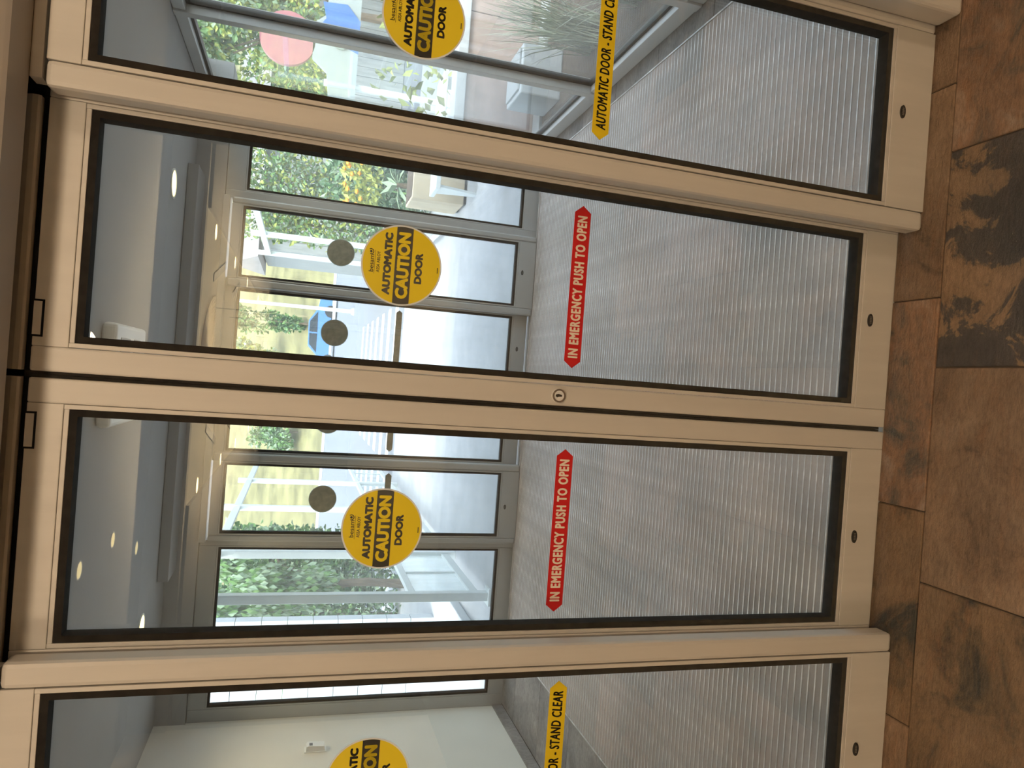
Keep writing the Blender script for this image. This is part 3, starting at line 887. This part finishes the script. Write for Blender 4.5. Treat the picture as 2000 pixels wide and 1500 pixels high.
# ------------------------------------------------------------------ plants
def leaves(m, n, place_fn, size, rnd):
    vs, fs = [], []
    for k in range(n):
        c, d = place_fn(rnd)
        c = Vector(c)
        d = Vector(d)
        if d.length < 1e-4: d = Vector((0, 0, 1))
        d.normalize()
        sd = d.cross(Vector((rnd.uniform(-1, 1), rnd.uniform(-1, 1), rnd.uniform(-1, 1))))
        if sd.length < 1e-3: sd = Vector((1, 0, 0))
        sd.normalize()
        L = size * rnd.uniform(0.7, 1.35)
        W = L * 0.32
        i = len(vs)
        nn = d.cross(sd) * L * 0.12
        vs += [c, c + d * L * 0.5 + sd * W + nn, c + d * L, c + d * L * 0.5 - sd * W + nn]
        fs += [(i, i + 1, i + 2), (i, i + 2, i + 3)]
    me = bpy.data.meshes.new('foliage')
    me.from_pydata([tuple(v) for v in vs], [], fs)
    return me

def tree(name, loc, trunk_h, crown, n, leaf, mats, label, cat='tree', seed=1, group=None, droop=0.0):
    rnd = random.Random(seed)
    root = tag(empty(name, loc), label, cat, group)
    rx, ry, rz = crown
    t = MB()
    t.tube([(0, 0, 0), (0.03, 0.02, trunk_h * 0.6), (0, 0.05, trunk_h + rz * 0.6)], [0.05 + 0.02 * rz, 0.045 + 0.012 * rz, 0.02], 8)
    t.build('trunk', 'bark', root)
    for k in range(4):
        a = rnd.uniform(0, 6.28)
        MB().tube([(0, 0.03, trunk_h * 0.8), (rx * .4 * math.cos(a), ry * .4 * math.sin(a), trunk_h + rz * rnd.uniform(.3, .8)), (rx * .75 * math.cos(a), ry * .75 * math.sin(a), trunk_h + rz * rnd.uniform(.8, 1.3))], [0.03, 0.02, 0.008], 6).build('branch', 'bark', root)
    blobs = [(rnd.uniform(-.7, .7), rnd.uniform(-.7, .7), rnd.uniform(-.75, .8), rnd.uniform(.28, .45)) for _ in range(16)]
    def pf(r):
        b = r.choice(blobs)
        v = Vector((r.gauss(0, 1), r.gauss(0, 1), r.gauss(0, 1))).normalized() * (r.random() ** 0.4) * b[3]
        p = Vector(((b[0] + v.x) * rx, (b[1] + v.y) * ry, trunk_h + rz + (b[2] + v.z) * rz))
        return p, v + Vector((r.uniform(-.4, .4), r.uniform(-.4, .4), -droop + r.uniform(-.5, .3)))
    for mname in mats:
        o = link('foliage', leaves(None, n // len(mats), pf, leaf, rnd), mname, root)
    return root

def hedge(name, loc, size, n, leaf, mats, label, seed=3, cat='hedge'):
    rnd = random.Random(seed)
    root = tag(empty(name, loc), label, cat)
    def pf(r):
        p = Vector((r.uniform(-.5, .5) * size[0], r.uniform(-.5, .5) * size[1], (r.random() ** 0.8) * size[2] * (0.85 + 0.15 * math.sin(9 * r.random()))))
        return p, Vector((r.uniform(-1, 1), r.uniform(-1, 1) - .4, r.uniform(-.3, 1)))
    for k in range(3):
        MB().tube([((k - 1) * size[0] * .3, 0, 0), ((k - 1) * size[0] * .3 + .05, 0.02, size[2] * .7)], [0.03, 0.012], 6).build('stem', 'bark', root)
    for mname in mats:
        link('foliage', leaves(None, n // len(mats), pf, leaf, rnd), mname, root)
    return root

gt = 'garden trees beyond the right glass wall'
tree('leafy_tree', (4.5, 7.6, -0.05), 1.6, (0.95, 0.8, 1.0), 9000, 0.085, ('leaf_yellow', 'leaf_green', 'leaf_pale'), 'bright yellow-green tree behind the painted sign', seed=11, group=gt)
tree('leafy_tree', (4.3, 10.2, -0.05), 1.2, (0.8, 0.75, 1.6), 7000, 0.09, ('leaf_green', 'leaf_yellow'), 'tall green tree left of the painted sign, farther back', seed=12, group=gt)
tree('leafy_tree', (7.2, 7.6, -0.05), 1.4, (1.1, 1.1, 1.5), 4200, 0.14, ('leaf_green', 'leaf_dark', 'leaf_yellow'), 'dark green tree at the far right of the garden', seed=13, group=gt)
tree('leafy_tree', (7.2, 11.6, -0.05), 1.8, (1.5, 1.3, 1.9), 5200, 0.17, ('leaf_yellow', 'leaf_green'), 'large light green tree at the back of the garden', seed=14, group=gt)
hedge('clipped_hedge', (2.68, 10.2, -0.03), (1.3, 0.6, 3.0), 7000, 0.08, ('leaf_yellow', 'leaf_green', 'leaf_pale'), 'tall yellow-green hedge seen through the window right of the outer doors', 21)
hedge('leafy_shrub', (2.95, 8.65, -0.03), (1.2, 0.5, 1.5), 2000, 0.10, ('leaf_dark', 'leaf_dark', 'leaf_pale'), 'grey-green shrub in front of the tall hedge', 22, 'shrub')
hedge('leafy_shrub', (-3.0, 8.9, -0.03), (1.5, 0.7, 2.6), 6500, 0.09, ('leaf_dark', 'leaf_green', 'leaf_pale'), 'tall dark shrub beyond the left glass screen', 23, 'shrub')
hedge('leafy_shrub', (-4.6, 12.6, -0.06), (3.2, 1.0, 2.9), 4200, 0.16, ('leaf_green', 'leaf_pale'), 'pale green shrub at the back left beyond the walkway', 24, 'shrub')
tree('weeping_tree', (-2.62, 7.55, -0.03), 1.0, (0.55, 0.5, 0.85), 3500, 0.09, ('leaf_pale', 'leaf_green'), 'drooping pale tree between the white wall and the left screen', seed=25, droop=1.6)
tree('conifer_tree', (3.0, 47.5, 1.2), 0.5, (0.75, 0.75, 2.8), 2600, 0.24, ('leaf_dark', 'leaf_green'), 'slim dark tree on the hillside behind the white pole', seed=26)
tree('roadside_tree', (0.2, 52.0, 2.5), 0.6, (1.7, 1.2, 1.4), 1800, 0.28, ('leaf_yellow', 'leaf_pale'), 'round pale bush on the hillside above the blue car', seed=27)
tree('roadside_tree', (-4.2, 48.0, 1.3), 0.6, (1.7, 1.2, 1.5), 1800, 0.28, ('leaf_green', 'leaf_pale'), 'green bush on the hillside left of the blue car', seed=28)

# palm and flowers by the window right of the outer doors
pm = tag(empty('palm_plant', (2.36, 7.15, -0.03)), 'small palm with long pointed fronds beside the right screen', 'plant')
MB().tube([(0, 0, 0), (0.02, 0, 0.3), (0, 0, 0.66)], [0.06, 0.05, 0.03], 8).build('trunk', 'bark', pm)
rnd = random.Random(5)
for k in range(16):
    a = rnd.uniform(0, 6.28)
    e = rnd.uniform(-0.3, 1.0)
    d = Vector((math.cos(a), math.sin(a), e)).normalized()
    s = d.cross(Vector((0, 0, 1))).normalized()
    L = rnd.uniform(0.32, 0.46)
    b = Vector((0, 0, 0.64))
    drop = Vector((0, 0, -0.22 * L))
    pts = [b, b + d * L * .4 + s * .035, b + d * L + drop, b + d * L * .4 - s * .035]
    me = bpy.data.meshes.new('frond')
    nn = Vector((0, 0, 0.012))
    me.from_pydata([tuple(p) for p in pts] + [tuple(b + d * L * .42 - nn)], [], [(0, 1, 4), (1, 2, 4), (2, 3, 4), (3, 0, 4)])
    link('frond', me, 'leaf_pale', pm)
fp = tag(empty('flowering_plant', (2.47, 7.95, -0.03)), 'upright plant with orange flowers beside the right screen', 'plant')
MB().tube([(0, 0, 0), (0.01, 0, 0.6), (0.02, 0, 1.15)], [0.015, 0.012, 0.006], 6).build('stem', 'leaf_green', fp)
link('foliage', leaves(None, 260, lambda r: (Vector((r.uniform(-.3, .3), r.uniform(-.12, .12), r.uniform(.75, 1.25))), Vector((r.uniform(-1, 1), r.uniform(-1, 1), r.uniform(0, 1)))), 0.09, random.Random(31)), 'leaf_yellow', fp)
r31 = random.Random(32)
for k in range(14):
    p = Vector((r31.uniform(-.30, .30), r31.uniform(-.15, .0), r31.uniform(.98, 1.25)))
    m = MB()
    m.tube([p, p + Vector((0, 0, 0.02)), p + Vector((0, 0, 0.05))], [0.008, 0.034, 0.022], 8)
    m.build('flower', 'petal_orange', fp)

# dry grasses in the bed beside the glass wall
def tuft(loc, n, h, spread, label, seed):
    rnd = random.Random(seed)
    vs, fs = [], []
    for k in range(n):
        a = rnd.uniform(0, 6.28)
        ln = rnd.uniform(.5, 1.1) * h
        lean = rnd.uniform(.15, 1.0) * spread
        b = Vector((rnd.uniform(-.10, .10), rnd.uniform(-.10, .10), 0))
        o = Vector((math.cos(a), math.sin(a), 0))
        s = Vector((-o.y, o.x, 0)) * 0.0035
        i = len(vs)
        for t, wd in ((0, 1), (.4, .9), (.75, .6), (1.0, .1)):
            p = b + o * lean * t * t + Vector((0, 0, ln * (t - 0.35 * t * t * lean / max(h, .1))))
            vs += [p + s * wd, p - s * wd]
        for q in range(3):
            j = i + 2 * q
            fs += [(j, j + 1, j + 3, j + 2)]
    me = bpy.data.meshes.new('blades')
    me.from_pydata([tuple(v) for v in vs], [], fs)
    root = tag(empty('grass_tuft', loc), label, 'grass', 'dry grass tufts beside the glass wall')
    o = link('blades', me, 'dry_grass', root)
    o['kind'] = 'stuff'
    MB().tube([(0, 0, -0.01), (0, 0, 0.05)], [0.10, 0.06], 8).build('crown', 'soil', root)
pos = [(2.25, 1.30), (2.28, 1.95), (2.30, 2.62), (2.95, 2.25), (2.95, 1.55), (3.45, 2.95), (2.92, 3.00), (3.6, 1.9)]
for i, (x, y) in enumerate(pos):
    lab = ['dry grass tuft nearest the near doors', 'dry grass tuft second from the near doors', 'dry grass tuft against the middle glass bay', 'tall dry grass tuft one step back from the middle bay',
           'dry grass tuft behind the nearest one', 'dry grass tuft in front of the planter wall', 'dry grass tuft beside the concrete block', 'dry grass tuft farthest from the glass wall'][i]
    tuft((x, y, -0.05), 230, random.uniform(.5, .8), .30, lab, 40 + i)

# painted sign board in the garden
sg = tag(empty('painted_sign', (3.62, 6.0, -0.03)), 'painted sign with a pink disc and blue shapes beyond the right glass wall', 'sign')
MB().prism(circle(-0.25, 1.98, 0.27, 40), 'Y', 0, 0.05).build('pink_disc', 'sign_pink', sg)
MB().prism([(-0.75, 1.28), (0.50, 1.28), (0.50, 1.60), (0.06, 1.62), (-0.05, 1.74), (-0.40, 1.73), (-0.52, 1.58), (-0.75, 1.55)], 'Y', 0.0, 0.05).build('pale_panel', 'sign_pale', sg)
MB().prism([(-0.28, 1.28), (0.05, 1.28), (0.20, 1.42), (0.18, 1.66), (0.02, 1.62), (-0.10, 1.70), (-0.20, 1.52)], 'Y', -0.012, 0.0).build('blue_shape', 'sign_blue', sg)
MB().prism(circle(-0.20, 1.46, 0.075, 28), 'Y', -0.024, -0.012).build('grey_disc', 'sign_grey', sg)
for xx in (-0.6, 0.42):
    MB().box(xx - 0.03, xx + 0.03, 0.05, 0.10, 0, 1.6, 0.004).build('post', 'white_steel', sg)
# white display board and timber shed
wb = tag(empty('white_board', (3.0, 5.15, -0.03)), 'leaning white board among the leaves by the planter wall', 'board')
MB().prism([(-0.02, 0.55), (0.55, 0.62), (0.55, 1.05), (0.05, 1.02)], 'Y', 0, 0.03).build('panel', 'sign_pale', wb)
for xx in (0.06, 0.48):
    MB().box(xx - 0.02, xx + 0.02, 0.03, 0.06, 0, 0.98, 0.003).build('leg', 'white_steel', wb)
link('foliage', leaves(None, 220, lambda r: (Vector((r.uniform(2.1, 4.2), r.uniform(4.1, 4.5), r.uniform(.5, 1.15))), Vector((r.uniform(-1, 1), r.uniform(-1, .2), r.uniform(0, 1)))), 0.09, random.Random(51)), 'leaf_yellow',
     tag(empty('broadleaf_plant', (0, 0, 0)), 'broad-leaved yellow-green plant growing out of the planter wall', 'plant'))
sh = tag(empty('timber_shed', (5.4, 13.6, -0.05)), 'grey timber shed behind the garden trees', 'shed')
for k in range(30):
    MB().box(-3.0 + k * 0.2, -3.0 + k * 0.2 + 0.192, 0, 0.03, 0, 2.6, 0.003).build('board', 'timber_grey', sh)
MB().box(-3.0, 3.0, 0.03, 2.5, 0, 2.55).build('shed_body', 'timber_grey', sh)
MB().prism([(-0.3, 2.6), (2.8, 2.6), (1.25, 3.3)], 'X', -3.2, 3.2).build('roof', 'roof_grey', sh)
bx = tag(empty('planter_box', (2.20, 6.12, -0.03)), 'tan planter box outside the right screen', 'planter')
MB().box(-0.22, 0.30, 0, 0.5, 0.03, 0.60, 0.01).build('box_body', 'box_tan', bx)
MB().box(-0.19, 0.27, 0.03, 0.47, 0.59, 0.605).build('soil', 'soil', bx)
MB().box(-0.20, -0.12, 0.02, 0.10, 0, 0.035).build('foot', 'rubber', bx)
MB().box(0.20, 0.28, 0.02, 0.10, 0, 0.035).build('foot', 'rubber', bx)
MB().box(-0.20, -0.12, 0.40, 0.48, 0, 0.035).build('foot', 'rubber', bx)
MB().box(0.20, 0.28, 0.40, 0.48, 0, 0.035).build('foot', 'rubber', bx)
bn = tag(empty('white_bench', (2.24, 5.68, -0.03)), 'white bench with blade legs outside the window right of the outer doors', 'bench')
MB().box(-0.28, 0.9, -0.16, 0.22, 0.40, 0.45, 0.008).build('seat', 'white_steel', bn)
for xx in (-0.24, 0.86):
    MB().prism([(-0.13, 0.40), (0.16, 0.40), (0.07, 0.0), (-0.02, 0.0)], 'X', xx - 0.012, xx + 0.012).build('leg', 'white_steel', bn)

# street: pole, car, house
pl = tag(empty('street_pole', (2.2, 24.2, -0.06)), 'tall white pole with a crossbar across the road', 'pole')
MB().tube([(0, 0, 0), (0, 0, 2.0), (0, 0, 4.4)], [0.07, 0.06, 0.05], 10).build('pole_shaft', 'white_steel', pl)
MB().box(-0.45, 0.35, -0.03, 0.03, 0.62, 0.72, 0.01).build('crossbar', 'white_steel', pl)
MB().tube([(0, 0, -0.02), (0, 0, 0.10)], [0.16, 0.12], 12).build('base', 'concrete', pl)
cr = tag(empty('parked_car', (1.9, 38.5, -0.06)), 'blue car parked across the road', 'car')
prof = [(-2.05, 0.30), (-2.0, 0.72), (-1.75, 0.85), (-1.05, 0.92), (-0.55, 1.38), (0.75, 1.42), (1.45, 0.98), (1.95, 0.90), (2.08, 0.55), (2.05, 0.28)]
MB().prism(prof, 'Y', -0.82, 0.82).build('body', 'car_blue', cr)
MB().prism([(-0.92, 0.95), (-0.50, 1.33), (0.08, 1.36), (0.08, 0.95)], 'Y', -0.83, -0.80).build('side_window', 'car_glass', cr)
MB().prism([(0.16, 0.95), (0.16, 1.36), (0.72, 1.36), (1.25, 0.98)], 'Y', -0.83, -0.80).build('side_window', 'car_glass', cr)
for xx in (-1.3, 1.3):
    for yy in (-0.84, 0.66):
        MB().prism(circle(xx, 0.32, 0.32, 24), 'Y', yy, yy + 0.18).build('wheel', 'rubber', cr)
